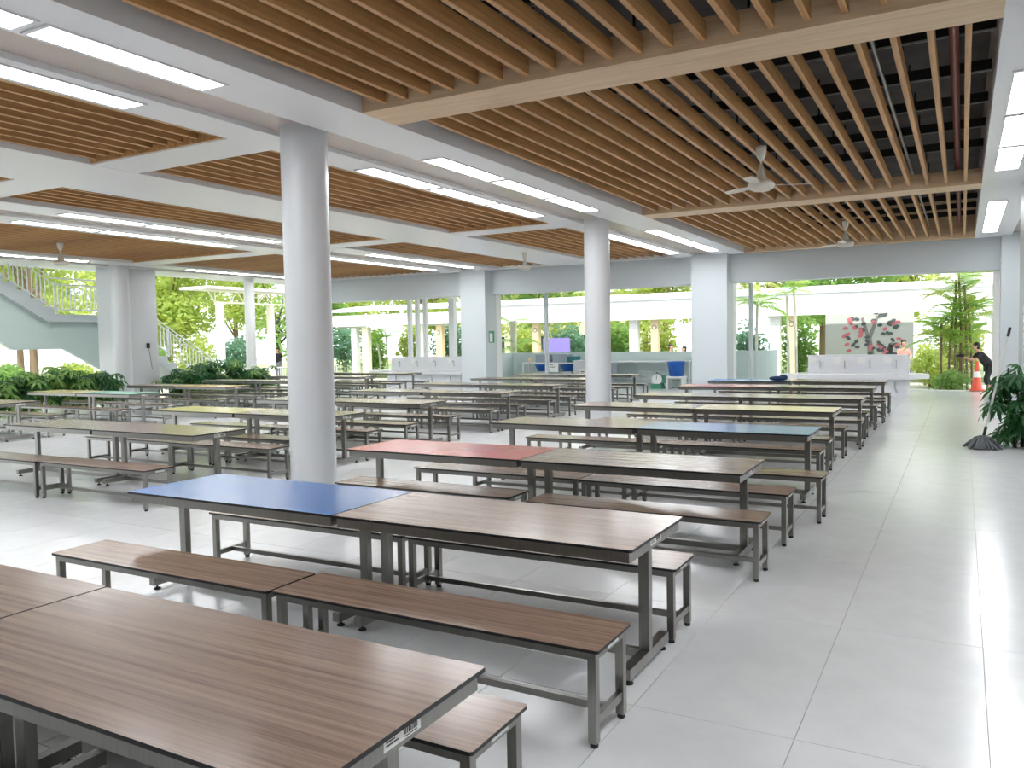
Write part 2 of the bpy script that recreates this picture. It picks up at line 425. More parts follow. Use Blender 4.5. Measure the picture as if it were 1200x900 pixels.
def place_table(color, x, y, rz, label, group):
    if color not in ptree:
        e = make_table(color); ptree[color] = tree_of(e)
    else: e = copy_tree(ptree[color])
    e.location = (x, y, 0); e.rotation_euler = (0, 0, rz); tag(e, label, 'table', group)
def place_bench(x, y, rz, label, group):
    if 'bench' not in ptree:
        e = make_bench(); ptree['bench'] = tree_of(e)
    else: e = copy_tree(ptree['bench'])
    e.location = (x, y, 0); e.rotation_euler = (0, 0, rz); tag(e, label, 'bench', group)

W, B_, R_, Y_, G_, O_ = 'laminate_wood', 'laminate_blue', 'laminate_red', 'laminate_yellow', 'laminate_green', 'laminate_orange'
# (right edge X, centre Y, left colour, right colour, near benches (xR,y | left xR,y), far benches)
A = [(-1.335, 1.785, W, W, None, (-1.395, 2.40)), (-1.42, 4.185, B_, W, (-1.362, 3.39), (-1.445, 4.725)), (-1.455, 6.64, R_, W, (-1.265, 6.16), (-1.275, 7.29)),
     (-1.392, 9.36, W, B_, (-1.14, 8.29), (-1.42, 10.15)), (-1.505, 12.1, W, Y_, (-1.47, 11.25), (-1.46, 12.73)), (-1.395, 14.56, W, W, (-1.34, 13.85), (-1.40, 15.2)),
     (-1.467, 17.4, R_, W, (-1.38, 16.7), (-1.34, 18.0)), (-1.44, 19.65, B_, W, (-1.40, 18.98), (-1.40, 20.3))]
Bk = [(-7.87, 6.90, W, W, (-7.765, 5.93), (-7.83, 7.82)), (-7.92, 9.29, Y_, W, (-7.95, 8.62), (-7.905, 9.90)), (-8.03, 11.70, W, W, (-7.93, 10.93), (-8.0, 12.32)),
      (-7.94, 14.33, W, W, (-7.98, 13.75), (-8.03, 14.95)), (-8.09, 16.95, W, W, (-8.0, 16.33), (-8.0, 17.45)), (-8.15, 19.72, W, W, (-8.18, 18.75), (-8.10, 20.4)),
      (-8.15, 22.15, W, W, (-8.1, 21.5), (-8.1, 22.8))]
Ck = [(-16.2, 9.30, W, W, (-16.25, 8.63), (-16.15, 9.98)), (-16.15, 12.05, Y_, G_, (-16.0, 11.40), (-16.2, 12.75)), (-16.2, 14.8, W, O_, (-16.1, 14.15), (-16.2, 15.5)),
      (-16.25, 17.35, W, W, (-16.2, 16.7), (-16.2, 18.05)), (-16.2, 20.0, W, W, (-16.2, 19.35), (-16.2, 20.7)), (-16.2, 22.5, W, W, (-16.2, 21.85), (-16.2, 23.15))]
rnd = random.Random(3)
for blk, rows, inner, outer in (('aisle', A, 'aisle-side', 'column-side'), ('middle', Bk, 'column-side', 'stair-side'), ('hedge', Ck, 'column-side', 'hedge-side')):
    n = len(rows)
    for i, (xr, yc, lc, rc, nb, fb) in enumerate(rows):
        rw = ORD[n-1-i]
        for side, color in ((0, rc), (1, lc)):
            x = xr-TL/2-side*(TL+.012)
            if blk == 'aisle' and i == 1 and side: x += .0
            place_table(color, x, yc+(.012 if side else 0), rnd.uniform(-.004, .004), '%s-topped steel-leg table, %s end of %s block, %s row from the wash trough' % (WORD[color], (inner, outer)[side], blk, rw), 'canteen tables in rows')
            for b, nm in ((nb, 'camera'), (fb, 'trough')):
                if not b: continue
                bxx = b[0]-BL/2-side*(BL+.018)
                by = b[1]+(rnd.uniform(-.04, .04) if side else 0)
                if blk == 'aisle' and i == 2 and nm == 'camera' and side: bxx, by = -3.395-BL/2, 6.225
                place_bench(bxx, by, rnd.uniform(-.006, .006), 'bench on the %s, %s table, %s block, %s row from trough' %
                            ('side away from the trough' if nm == 'camera' else 'trough side', (inner, outer)[side], blk, rw), 'wood-grain benches along the tables')
# far-left continuation table seen cut off at the edge of the first hedge row is covered above
tag(MB().ball((0,0,.05), .20, .12, .055, 14, 8).ball((.12,.03,.07), .10, .09, .07, 12, 6).build('folded_cap', 'navy_cloth', None, (-3.75, 19.55, TH+.001)), 'dark blue cloth cap left on the table row by the wash trough', 'cap')

# ================================================================== AISLE: MOP AND PLANT
e = empty('mop', (.285, 14.40, 0)); tag(e, 'mop with grey yarn head leaning by the leafy plant', 'mop')
pole_a, pole_b = Vector((0,0,.10)), Vector((.345, .02, 1.86))
MB().cyl(pole_a, pole_a.lerp(pole_b,.92), .019, .017, 12).build('pole', 'mop_pole', e)
MB().cyl(pole_a.lerp(pole_b,.92), pole_b, .021, .021, 12).build('grip', 'rubber', e)
MB().cyl(pole_a, pole_a.lerp(pole_b,.14), .024, .021, 10).build('socket', 'black_metal', e)
q = MB(); rm = random.Random(5)
for k in range(46):
    a = 2*PI*k/46; r = rm.uniform(.14, .27); sx = rm.uniform(.9, 1.1)
    p = [Vector((rm.uniform(-.04,.04), rm.uniform(-.03,.03), .17+rm.uniform(-.02,.03))), Vector((.5*r*math.cos(a)*sx, .5*r*math.sin(a), .15+rm.uniform(-.03,.03))), Vector((.85*r*math.cos(a)*sx, .85*r*math.sin(a), .06)), Vector((r*math.cos(a)*sx, r*math.sin(a), .017))]
    q.tube(p, .017, 6)
q.build('mop_head', 'mop_yarn', e)

def leaf_mesh(name, n, L, w, droop, m, spread=2*PI):
    """palmate leaf: n pointed leaflets radiating from the petiole end, each folded and drooping"""
    q = MB()
    for k in range(n):
        a = (k+.5)/n*spread - spread/2
        l = L*(.75+.25*math.cos(a*.5)); u = Vector((math.cos(a), math.sin(a), 0)); s = Vector((-math.sin(a), math.cos(a), 0))
        st = []
        for t, ww in ((.12,.12),(.45,1),(.75,.8),(1,.04)):
            c = u*(l*t)+Vector((0,0,-droop*l*t*t)); st.append((c-s*w*ww/2+Vector((0,0,.012)), c+s*w*ww/2+Vector((0,0,.012)), c))
        b = len(q.v)
        for A_, B2, C_ in st: q.v += [tuple(A_), tuple(C_), tuple(B2)]
        for i in range(len(st)-1):
            q.face([b+3*i, b+3*i+1, b+3*i+4, b+3*i+3], 0, True); q.face([b+3*i+1, b+3*i+2, b+3*i+5, b+3*i+4], 0, True)
    q.cyl((0,0,0), (-L*.7,0,-L*.35), .006, .006, 5, 0, False)
    return q.mesh(name, m)
LEAFS = [leaf_mesh('leaf', 8, .26, .075, .55, 'leaf_dark'), leaf_mesh('leaf', 7, .23, .07, .8, 'leaf_dark')]
LEAFM = [leaf_mesh('leaf', 8, .30, .085, .5, 'leaf_mid')]
def umbrella_plant(name, loc, h, rad, nst, nleaf, label, group=None, seed=1, bright=.15, z0=.3, scale=1.0, pot=False):
    rr = random.Random(seed); e = empty(name, loc); tag(e, label, 'plant', group)
    st = []
    for k in range(nst):
        a = rr.uniform(0, 2*PI); r = rad*rr.uniform(.05, .45); tip = Vector((r*math.cos(a)*1.3, r*math.sin(a)*1.3, h*rr.uniform(.7, .97)))
        base = Vector((.12*math.cos(a), .12*math.sin(a), .0)); mid = base.lerp(tip, .5)+Vector((rr.uniform(-.05,.05), rr.uniform(-.05,.05), 0))
        MB().tube([base, mid, tip], .014, 6).build('stem', 'bark_dark' if pot else 'leaf_mid', e); st.append((base, mid, tip))
    for k in range(nleaf):
        b, m_, t = rr.choice(st); f = rr.uniform(z0, 1.02); p = b.lerp(m_, f*2) if f < .5 else m_.lerp(t, (f-.5)*2)
        a = rr.uniform(0, 2*PI); ro = rad*rr.uniform(.25, .62)
        p = p+Vector((ro*math.cos(a), ro*math.sin(a), rr.uniform(-.05,.10)))
        me = rr.choice(LEAFM if rr.random() < bright else LEAFS)
        o = link('leaf', me, e, p, (rr.uniform(-.35,.35), rr.uniform(.05,.7), a)); s = scale*rr.uniform(.75, 1.15); o.scale = (s,s,s)
    return e
umbrella_plant('leafy_plant', (.84, 14.72, 0), 1.30, .62, 8, 110, 'dark green umbrella plant by the pillar with the mop', None, 11, .0, .12, .85, True)

# ================================================================== LEFT: HEDGE, STAIRS
hr = random.Random(21)
hedge = [(-22.6, 10.9, 1.25), (-22.5, 12.1, 1.3), (-22.6, 13.2, 1.3), (-22.5, 14.3, 1.35), (-22.5, 15.2, 1.25), (-22.2, 18.1, 1.2), (-22.4, 19.2, 1.3), (-22.5, 20.3, 1.3), (-22.4, 21.4, 1.1)]
hl = ['before the stair landing, farthest from the pier', 'before the stair landing, second toward the pier', 'before the stair landing, third toward the pier', 'before the stair landing, fourth toward the pier', 'nestled on the landing side of the round stair column',
      'nestled on the lower-flight side of the stair pier', 'before the lower stair flight, second from the pier', 'before the lower stair flight, third from the pier', 'at the foot of the lower stair flight']
for (x, y, h), lb in zip(hedge, hl):
    umbrella_plant('umbrella_shrub', (x, y, 0), h, .78, 10, 120, 'umbrella shrub %s' % lb, 'umbrella shrubs in the hedge', hr.randint(1, 999), .45 if y < 15 else .2, .2, 1.05)

SX = -24.65
st_e = empty('staircase', (SX, 15.35, 0)); tag(st_e, 'white outdoor staircase with landing and slim railings', 'staircase')
def sloc(pts): return [(y-15.35, z) for y, z in pts]
RISE, RUN = .235, .385
# flights as side polygons extruded in X
topf = [(15.35, 2.86)]; y, z = 15.35, 2.86
for k in range(9):
    topf.append((y, z+RISE)); y -= RUN; z += RISE; topf.append((y, z))
low = [(y, z-.42), (15.10, 2.62)]
poly = [(17.05, 2.86)]+topf+low+[(17.05, 2.62)]
MB().prism(sloc(poly), 0, -1.7, 'X').build('upper_flight', 'facade_paint', st_e)
poly = [(17.05, 2.62), (17.05, 2.86)]; y, z = 17.05, 2.86
for k in range(12):
    z -= RISE; poly += [(y, z), (y+RUN, z)]; y += RUN
poly = poly[:-1]+[(y, .04), (y-.3, 0.0), (21.0, 0)]
poly.append((17.3, 2.2))
MB().prism(sloc(poly), 0, -1.7, 'X').build('lower_flight', 'facade_paint', st_e)
MB().prism(sloc([(12.2, 3.1), (14.13, 1.77), (15.73, 1.77), (18.2, .40), (18.2, 2.3), (17.1, 2.62), (15.1, 2.62), (12.2, 4.6)]), -.25, -.40, 'X').build('landing_wall', 'shade_teal', st_e)
def rail(pts, nm='handrail', off=0.0):
    MB().tube([(off, y-15.35, z) for y, z in pts], .022, 8).build(nm, 'white_paint', st_e)
upr = lambda y: 2.86+(15.35-y)*RISE/RUN if y < 15.35 else 2.86 if y < 17.05 else 2.86-(y-17.05)*RISE/RUN
prof = [(12.3, upr(12.3)), (15.35, 2.86), (17.05, 2.86), (21.7, upr(21.7))]
rail([(a, b+.92) for a, b in prof]); rail([(a, b+.14) for a, b in prof], 'bottom_rail')
rail([(a, b+1.12) for a, b in prof], 'grab_rail', -.12)
yy = 12.35
bal = MB().box(-.013, .013, -.013, .013, 0, .78).mesh('baluster', 'white_paint')
while yy < 21.7:
    link('baluster', bal, st_e, (0, yy-15.35, upr(yy)+.14)); yy += .135
post = MB().box(-.03, .03, -.03, .03, 0, 1.0).mesh('newel_post', 'white_paint')
for yy in (12.35, 15.35, 17.05, 19.4, 21.65): link('newel_post', post, st_e, (0, yy-15.35, upr(yy)))
tag(MB().box(-.03,.03,-.04,.04,0,.16).tube([(.02,0,0),(.02,.06,-.4),(.02,.10,-.7)], .006, 5).build('wall_switch', 'black_metal', None, (-23.27, 17.55, 1.75)), 'small black switch with cord on the stair pier', 'switch')
# exterior round post, low rail wall by the left opening
tag(MB().lathe([(.19,0),(.19,ZS-.01)], n=24).build('round_post', 'white_paint', None, (-23.7, 22.35, 0)), 'slim white round post beside the lower stair flight', 'post')
fe = empty('balustrade', (-27.5, 27.6, -.21)); tag(fe, 'low white balustrade of upright bars beyond the stairs', 'balustrade')
MB().box(-.02,.02,-2.5,4.0,.92,.98).build('handrail', 'white_paint', fe); MB().box(-.02,.02,-2.5,4.0,.08,.12).build('bottom_rail', 'white_paint', fe)
bb = MB().box(-.012,.012,-.012,.012,.1,.94).mesh('bar', 'white_paint')
for k in range(44): link('bar', bb, fe, (0, -2.45+k*.148, 0))

# truss canopy
te = empty('truss_canopy', (-31, 29, 0)); tag(te, 'pale steel truss canopy on white posts beyond the stairs', 'canopy')
q = MB(); q.box(-.05,.05,-2.4,6,4.35,4.45); q.box(-.05,.05,-1.9,6,3.80,3.88); q.build('truss_chord', 'cream_pale', te)
for k in range(9):
    y = -1.9+k*.9
    MB().cyl((0,y,3.84), (0,y,4.4), .03, n=6).build('truss_web', 'cream_pale', te); MB().cyl((0,y,3.84), (0,y+.45*(1 if k % 2 else -1),4.4), .03, n=6).build('truss_web', 'cream_pale', te)
MB().box(-1.6,.4,-2.6,6.4,4.46,4.58).build('roof', 'roof_white', te)
for y in (-1.65, 1.6, 5.2): MB().box(-.14,.14,y-.14,y+.14,0,3.8).build('post', 'cream_pale' if y > 1 else 'white_paint', te)

# ================================================================== FAR EDGE
# wash troughs
def trough(loc, xl, xr, sl, sr, label, ntap):
    e = empty('wash_trough', loc); tag(e, label, 'wash trough')
    w = .62
    MB().prism([(xl,0),(xl+.55,-w),(xr-.45,-w),(xr,0),(xr-.45,w),(xl+.55,w)], .50, .64, 'Z').build('basin', 'porcelain', e)
    MB().box(sl, sr, -.14, .14, .64, 1.19).build('splash_wall', 'porcelain', e)
    MB().box(sl, sr, -.42, .42, 0, .50).build('pedestal', 'porcelain', e)
    for k in range(ntap):
        x = sl+(k+.5)*(sr-sl)/ntap
        t = MB().tube([(x,-.155,.80),(x,-.155,1.0),(x,-.22,1.03),(x,-.30,.97)], .014, 8).build('tap', 'chrome', e)
        MB().tube([(x,-.435,.44),(x,-.435,.25),(x+.05,-.435,.12)], .022, 8).build('drain_pipe', 'chrome', e)
        MB().box(x-.10-.22, x+.10-.22, -.147, -.141, .95, 1.13).build('notice', 'sticker_white', e)
    return e
trough((0, 25.85, 0), -4.85, -.80, -4.05, -1.32, 'white boat-shaped wash trough at the far end of the aisle', 4)
trough((0, 27.3, 0), -22.0, -16.6, -20.75, -17.2, 'white boat-shaped wash trough beyond the pillar with switch panel', 4)

gw = struct('wall_garden', empty('wall_garden', (0, 28.75, 0)), 'low pale wall, shade tinted into its colour, behind the crate tables')
MB().box(-16.0, -6.6, 0, .16, 0, 1.29).build('low_wall', 'shade_teal', gw)
MB().box(-16.0, -15.85, -1.0, 0, 0, 1.29).build('low_wall_return', 'shade_teal', gw)
q = MB(); pts = [(-6.6, 0)]+[(-6.6+.9*math.sin(t*PI/16), .9-.9*math.cos(t*PI/16)) for t in range(1, 9)]
pin = [(x-.0+(-.14 if i else 0), y+.14) for i, (x, y) in enumerate(pts)]
q.prism(pts+pin[::-1], 0, 1.29, 'Z'); q.build('curved_end', 'shade_teal', gw)
# service tables
def rack(x0, x1, y, h, label):
    e = empty('service_table', ((x0+x1)/2, y, 0)); tag(e, label, 'table'); hw = (x1-x0)/2
    MB().box(-hw, hw, -.3, .3, h-.04, h).build('worktop', 'porcelain', e)
    for sx in (-1, 1):
        for sy in (-1, 1): MB().box(sx*(hw-.04)-.025, sx*(hw-.04)+.025, sy*.26-.025, sy*.26+.025, 0, h-.04).build('leg', 'white_paint', e)
    MB().box(-hw+.06, hw-.06, -.015, .015, .25, .29).build('stretcher', 'zinc', e)
    return e
rack(-15.0, -12.75, 28.2, .92, 'white service table with grey crates against the low wall')
rack(-11.6, -8.35, 28.3, .96, 'long white service table beside the big grey bin')
def crate(loc, w, d, h, m, label, cat='crate', grp=None, slats=True):
    e = empty('crate' if cat == 'crate' else cat.replace(' ', '_'), loc); tag(e, label, cat, grp)
    q = MB(); t = .02
    q.box(-w/2,w/2,-d/2,d/2,0,.02); q.box(-w/2,-w/2+t,-d/2,d/2,.02,h); q.box(w/2-t,w/2,-d/2,d/2,.02,h); q.box(-w/2+t,w/2-t,-d/2,-d/2+t,.02,h); q.box(-w/2+t,w/2-t,d/2-t,d/2,.02,h)
    q.build('body', m, e)
    r = MB()
    for z in (h-.03,): r.box(-w/2-.015,w/2+.015,-d/2-.015,-d/2,z,h); r.box(-w/2-.015,w/2+.015,d/2,d/2+.015,z,h); r.box(-w/2-.015,-w/2,-d/2,d/2,z,h); r.box(w/2,w/2+.015,-d/2,d/2,z,h)
    r.build('rim', m, e)
    if slats:
        for k in range(4): MB().box(-w/2+(k+.6)*w/4.2-.012, -w/2+(k+.6)*w/4.2+.012, -d/2-.01, -d/2, .02, h-.03).build('rib', m, e)
    return e
crate((-14.15, 28.25, .921), .62, .42, .30, 'grey_plastic', 'grey crate beside the small orange cup on the service table')
crate((-13.42, 28.25, .92), .62, .42, .30, 'grey_plastic', 'grey crate between another grey crate and the dark teal tub')
crate((-12.60-.32, 28.25, .92), .30, .42, .22, 'teal_plastic', 'small dark teal tub on the crate service table', 'tub', None, False)
tag(MB().lathe([(0,0),(.07,0),(.085,.18),(.075,.18),(.06,.01),(0,.01)], n=16).build('cup', 'cream', None, (-14.72, 28.1, .92)), 'small orange-cream cup next to the grey crate', 'cup')
def basin(loc, label, w=.28):
    e = empty('blue_basin', loc); tag(e, label, 'basin', 'blue basins under the service tables')
    MB().lathe([(0,0),(w*.7,0),(w,.22),(w+.025,.225),(w+.025,.24),(w-.02,.24),(w*.68,.015),(0,.015)], n=20).build('bowl', 'blue_plastic', e)
    MB().lathe([(w+.005,.24),(w+.03,.24),(w+.03,.255),(w+.005,.255),(w+.005,.24)], n=20).build('rim', 'blue_plastic', e)
for x, sd in ((-14.25, 'cup'), (-13.15, 'tub')):
    tag(box('low_stool', 'zinc', x-.22, x+.22, 27.98, 28.42, .29, .58), 'short grey stand carrying a blue basin on the %s side' % sd, 'stand')
    basin((x, 28.2, .58), 'blue basin under the crate table on the %s side' % sd)
sg = MB(); sg.box(-.24,.24,-.006,.006,0,.34,0)
for k in range(3):
    for j in range(5-k): sg.box(-.17+j*.07, -.12+j*.07, -.0075, -.006, .09+k*.085, .12+k*.085, 1)
tag(sg.build('paper_notice', ['sticker_white', 'ink'], None, (-13.66, 27.88, .56)), 'white printed notice hung on the front of the crate table', 'notice')
# big bins
def big_bin(loc, w, h, m, label, paper):
    e = empty('waste_bin', loc); tag(e, label, 'bin')
    MB().prism(rrect(w/2, w/2*.8, .06), 0, h, 'Z').build('body', m, e); MB().prism(rrect(w/2+.03, w/2*.8+.03, .07), h, h+.07, 'Z').build('lid', m, e)
    MB().box(-w*.2, w*.2, -.02, .02, h+.07, h+.16).build('lid_handle', m, e)
    if paper:
        q = MB(); q.box(-.17,.17,-.008,0,.35,.66,0)
        for k in range(3): q.box(-.1,.1-.03*k,-.010,-.008,.42+k*.08,.455+k*.08,1)
        q.build('paper', ['sticker_white', 'ink'], e, (0.02, -w/2*.8, 0))
big_bin((-12.25, 27.85, 0), .80, .93, 'zinc', 'light grey wheeled bin with white paper next to the crate table', True)
big_bin((-11.35, 27.66, 0), .62, .86, 'grey_plastic', 'blue-grey bin next to the long service table', False)
tag(MB().lathe([(0,0),(.24,0),(.30,.50),(.33,.52),(.30,.52),(.22,.02),(0,.02)], n=20).build('tall_tub', 'blue_plastic', None, (-8.72, 27.6, .44)), 'tall blue tub by the pillar on a low stand', 'tub')
tag(MB().box(-.3,.3,-.28,.28,.38,.44).box(-.28,-.23,-.26,.26,0,.38).box(.23,.28,-.26,.26,0,.38).build('tub_stand', 'white_paint', None, (-8.72, 27.6, 0)), 'white low stand beneath the tall blue tub', 'stand')
# dial scale
e = empty('dial_scale', (-9.45, 27.75, 0)); tag(e, 'green dial kitchen scale on the floor before the low wall', 'scale')
MB().prism([(-.24,0),(.24,0),(.17,.17),(-.17,.17)], -.16, .16, 'Y').build('base', 'scale_green', e)
MB().cyl((0,-.10,.32),(0,.10,.32),.21,n=28).build('dial_housing', 'chrome', e); MB().cyl((0,-.115,.32),(0,-.10,.32),.185,n=28).build('dial_face', 'sticker_white', e)
MB().box(-.008,.008,-.12,-.115,.32,.46).build('needle', 'ink', e); MB().box(-.03,.03,-.03,.03,.52,.58).build('neck', 'scale_green', e); MB().box(-.32,.32,-.2,.2,.58,.60).build('weighing_plate', 'chrome', e)
MB().box(.20,.30,-.04,.04,.18,.46).build('side_arm', 'scale_green', e)

# slim exterior posts
for x, lb in ((-13.45, 'in front of the purple board'), (-6.02, 'next to the far pillar of the column line')):
    tag(MB().cyl((0,0,0),(0,0,3.5),.075,n=16).build('slim_post', 'facade_paint', None, (x, 27.0, 0)), 'slim pale post %s' % lb, 'post')
e = empty('white_gate_post', (-20.4, 28.4, 0)); tag(e, 'paired white door-frame posts behind the far wash trough', 'post')
for dx in (-.25, .15, .55): MB().box(dx-.08, dx+.08, -.08, .08, 0, 3.7).build('upright', 'white_paint', e)
tag(box('white_post', 'white_paint', -18.75, -18.5, 28.5, 28.75, 0, 3.6), 'single white square post behind the far wash trough', 'post')
tag(MB().box(-.24,.24,-.25,.25,0,.03).box(-.18,.18,-.012,.012,.03,1.20).box(-.16,.62+.55,-.025,.025,1.22,1.86).build('purple_board', 'purple', None, (-16.6, 33.3, 0)), 'purple notice board standing behind the low wall', 'board')
sw = empty('switch_panel', (-14.80, 25.27, 1.72)); tag(sw, 'small framed notice on the side of the far pillar', 'notice')
MB().box(0, .015, -.19, .19, 0, .42).build('frame', 'scale_green', sw); MB().box(.015, .018, -.16, .05, .03, .34).build('paper', 'sticker_white', sw)

# covered walkway
we = empty('covered_walkway', (-12, 34, 0)); tag(we, 'white covered walkway with deep fascia and cream posts', 'walkway')
MB().box(-8.2, 14.2, -.30, -.10, 2.58, 3.42).build('fascia', 'roof_white', we)
MB().box(-18.2, -8.2, -.30, -.10, 2.68, 3.25).build('fascia', 'roof_white', we)
MB().prism([(-.35,3.42),(2.4,3.70),(2.4,3.85),(-.35,3.52)], -18.2, 14.2, 'X').build('roof', 'roof_grey', we)
for k, (x, w, m) in enumerate(((-12.64,.38,'white_paint'), (-11.68,.32,'cream'), (-6.62,.40,'white_paint'), (-5.97,.34,'cream'), (-17.48,.30,'cream'), (-28.35,.34,'white_paint'), (-27.6,.4,'cream_pale'), (-23.9,.26,'cream_pale'), (-22.9,.34,'cream'), (.9,.4,'white_paint'))):
    o = MB().box(x+12-w/2, x+12+w/2, -.1, .2, 0, 2.62).build('post', m, we)
    if m == 'cream':
        r = MB(); r.cyl((x+12,-.115,2.25),(x+12,-.101,2.25),.11,n=20,m=0); r.cyl((x+12,-.125,2.25),(x+12,-.115,2.25),.07,n=20,m=1); r.build('round_emblem', ['mural_trunk', 'cream'], o)
for x in (-17.5, -12, -6, 0, 6, 12): MB().box(x-.06, x+.06, -.1, 2.3, 2.62, 2.75).build('rafter', 'white_paint', we)
tag(MB().box(-.55,.5,0,1.0,3.40,3.62).box(-.55,.5,-.06,0,3.34,3.68).build('roof_eave', 'white_paint', None, (.45, 30.2, 0)), 'short white eave at the far end of the aisle', 'eave')
tag(box('eave_post', 'white_paint', .82, .95, 30.5, 30.63, 0, 3.34), 'thin white post holding the short eave', 'post')

# mural wall
mw = struct('wall_mural', empty('wall_mural', (-3.35, 37.2, 0)), 'pale wall painted with a tree of pink and dark leaves')
MB().box(-1.8, 1.6, 0, .2, 0, 3.2).build('wall_panel', 'mural_wall', mw)
MB().prism([(-.16,0),(.16,0),(.12,1.0),(.02,1.6),(.30,2.5),(.20,2.55),(-.08,1.8),(-.30,2.5),(-.40,2.45),(-.14,1.5),(-.12,1.0)], -.012, 0, 'Y').build('painted_trunk', 'mural_trunk', mw)
mr = random.Random(8); pl = {0: MB(), 1: MB()}
pme = [MB().prism([(.105*math.cos(t*PI/5)+.0, .068*math.sin(t*PI/5)) for t in range(10)], -.012, 0, 'Y').mesh('painted_leaf', m) for m in ('mural_pink', 'mural_dark')]
for k in range(64):
    a = mr.uniform(0, 2*PI); r = math.sqrt(mr.random())
    o = link('painted_leaf', pme[mr.random() < .5], mw, (1.25*r*math.cos(a), -.001-.0003*k, 1.75+.95*r*math.sin(a)), (0, mr.uniform(-1,1), 0))

# ================================================================== VEGETATION
def leaf_cloud(q, blobs, n, size, rr, m=0):
    tot = sum(b[3]*b[4]*b[5] for b in blobs)
    for cx, cy, cz, rx, ry, rz in blobs:
        for _ in range(int(n*rx*ry*rz/tot)):
            d = Vector((rr.gauss(0,1), rr.gauss(0,1), rr.gauss(0,1))).normalized()*rr.uniform(.55, 1.05)
            p = Vector((cx+d.x*rx, cy+d.y*ry, cz+d.z*rz)); s = size*rr.uniform(.6, 1.3)
            u = Vector((rr.gauss(0,1), rr.gauss(0,1), rr.gauss(0,.6))).normalized(); w = u.orthogonal().normalized(); w = (w*math.cos(rr.random()*3)+u.cross(w)*.7).normalized()
            b = len(q.v); q.v += [tuple(p-u*s), tuple(p+w*s*.5), tuple(p+u*s), tuple(p-w*s*.5)]; q.face([b,b+1,b+2,b+3], m)
def tree(loc, h, r, m, label, seed, n=2600, trunk='bark', group=None, lo=.3, size=.17):
    rr = random.Random(seed); e = empty('tree', loc); tag(e, label, 'tree', group)
    MB().cyl((0,0,-.13), (0,0,h*.55), .20, .12, 10).build('trunk', trunk, e)
    br = MB(); bl = []
    for k in range(9):
        a = rr.uniform(0,2*PI); ro = r*rr.uniform(.25,.75); z = h*rr.uniform(lo,.9); s = r*rr.uniform(.38,.6)
        bl.append((ro*math.cos(a), ro*math.sin(a), z, s, s, s*.75)); br.cyl((0,0,h*rr.uniform(.25,.5)), (ro*math.cos(a), ro*math.sin(a), z), .07, .02, 6)
    br.build('branches', trunk, e); q = MB(); leaf_cloud(q, bl, n, size, rr); q.build('foliage', m, e)
def shrub(loc, h, r, m, label, seed, n=900, group=None, size=.10):
    rr = random.Random(seed); e = empty('shrub', loc); tag(e, label, 'shrub', group)
    bl = [(rr.uniform(-.45,.45)*r, rr.uniform(-.4,.4)*r, h*rr.uniform(.3,.7), r*rr.uniform(.5,.8), r*rr.uniform(.5,.8), h*.38) for _ in range(6)]
    st = MB()
    for b in bl: st.cyl((b[0]*.2,b[1]*.2,-.13), (b[0],b[1],b[2]), .025, .012, 5)
    st.build('stems', 'bark', e); q = MB(); leaf_cloud(q, bl, n, size, rr); q.build('foliage', m, e)
T = random.Random(77)
KIND = {'leaf_lime': 'sunlit lime green tree', 'leaf_mid': 'mid green leafy tree', 'leaf_blue': 'blue-green shaded tree'}
trs = [(-42, 50.5, 'behind the walkway posts nearest the stairs'), (-38, 42.5, 'past the open end of the covered walkway'), (-34, 50.5, 'before the pavilion end nearest the stairs'), (-30, 42.5, 'behind the far wash trough'), (-26, 50.5, 'behind the purple board'), (-22, 42.5, 'between the thick palm and the purple board'), (-18, 50.5, 'behind the long service table'), (-14, 42.5, 'behind the seated pair at the low wall'), (-10, 50.5, 'behind the thin palm pair'), (-6, 42.5, 'between the palm pair and the mural wall'), (-2.6, 50.5, 'behind the mural wall'), (2, 42.5, 'beyond the pillar at the aisle end')]
for k, (x, y, mk) in enumerate(trs):
    m = ['leaf_lime', 'leaf_mid', 'leaf_lime', 'leaf_lime'][k % 4]
    tree((x, y, -.13), T.uniform(8,10) + (0 if k % 2 else 1.5), 3.0 if k % 2 else 3.3, m, '%s %s' % (KIND[m], mk), 100+k, 6500, 'bark', 'trees behind the walkway')
for k, (x, y, m, mk) in enumerate([(-38, 13.6, 'leaf_mid', 'beyond the top of the stairs'), (-38, 22.5, 'leaf_lime', 'behind the upper stair flight'), (-38, 30, 'leaf_lime', 'behind the lower stair flight'), (-46, 19, 'leaf_lime', 'in the second row beyond the stair top'), (-46, 26.5, 'leaf_mid', 'in the second row behind the upper flight'), (-46, 34, 'leaf_lime', 'in the second row behind the stair pier'), (-46, 42, 'leaf_lime', 'behind the truss canopy')]):
    tree((x, y, -.13), T.uniform(9,11), 3.6, m, '%s %s' % (KIND[m], mk), 200+k, 7500, 'bark', 'trees beyond the stairs')
for k, (y, m, mk) in enumerate(((19.3, 'leaf_mid', 'below the upper stair flight'), (22.2, 'leaf_lime', 'below the stair landing'), (26.2, 'leaf_mid', 'behind the start of the lower flight'), (28.9, 'leaf_lime', 'behind the middle of the lower flight'), (31.6, 'leaf_blue', 'behind the foot of the lower flight'))):
    shrub((-34.6, y, -.13), 1.3 if k < 2 else 2.4, 1.15, m, '%s garden shrub %s' % ({'leaf_blue': 'blue-green', 'leaf_mid': 'mid green', 'leaf_lime': 'lime green'}[m], mk), 600+k, 1500, 'garden shrubs by the stairs', .12)
tree((-35.5, 35.6, -.13), 6.5, 2.4, 'leaf_mid', 'dark-branched open tree beyond the truss canopy', 301, 900, 'bark_dark')
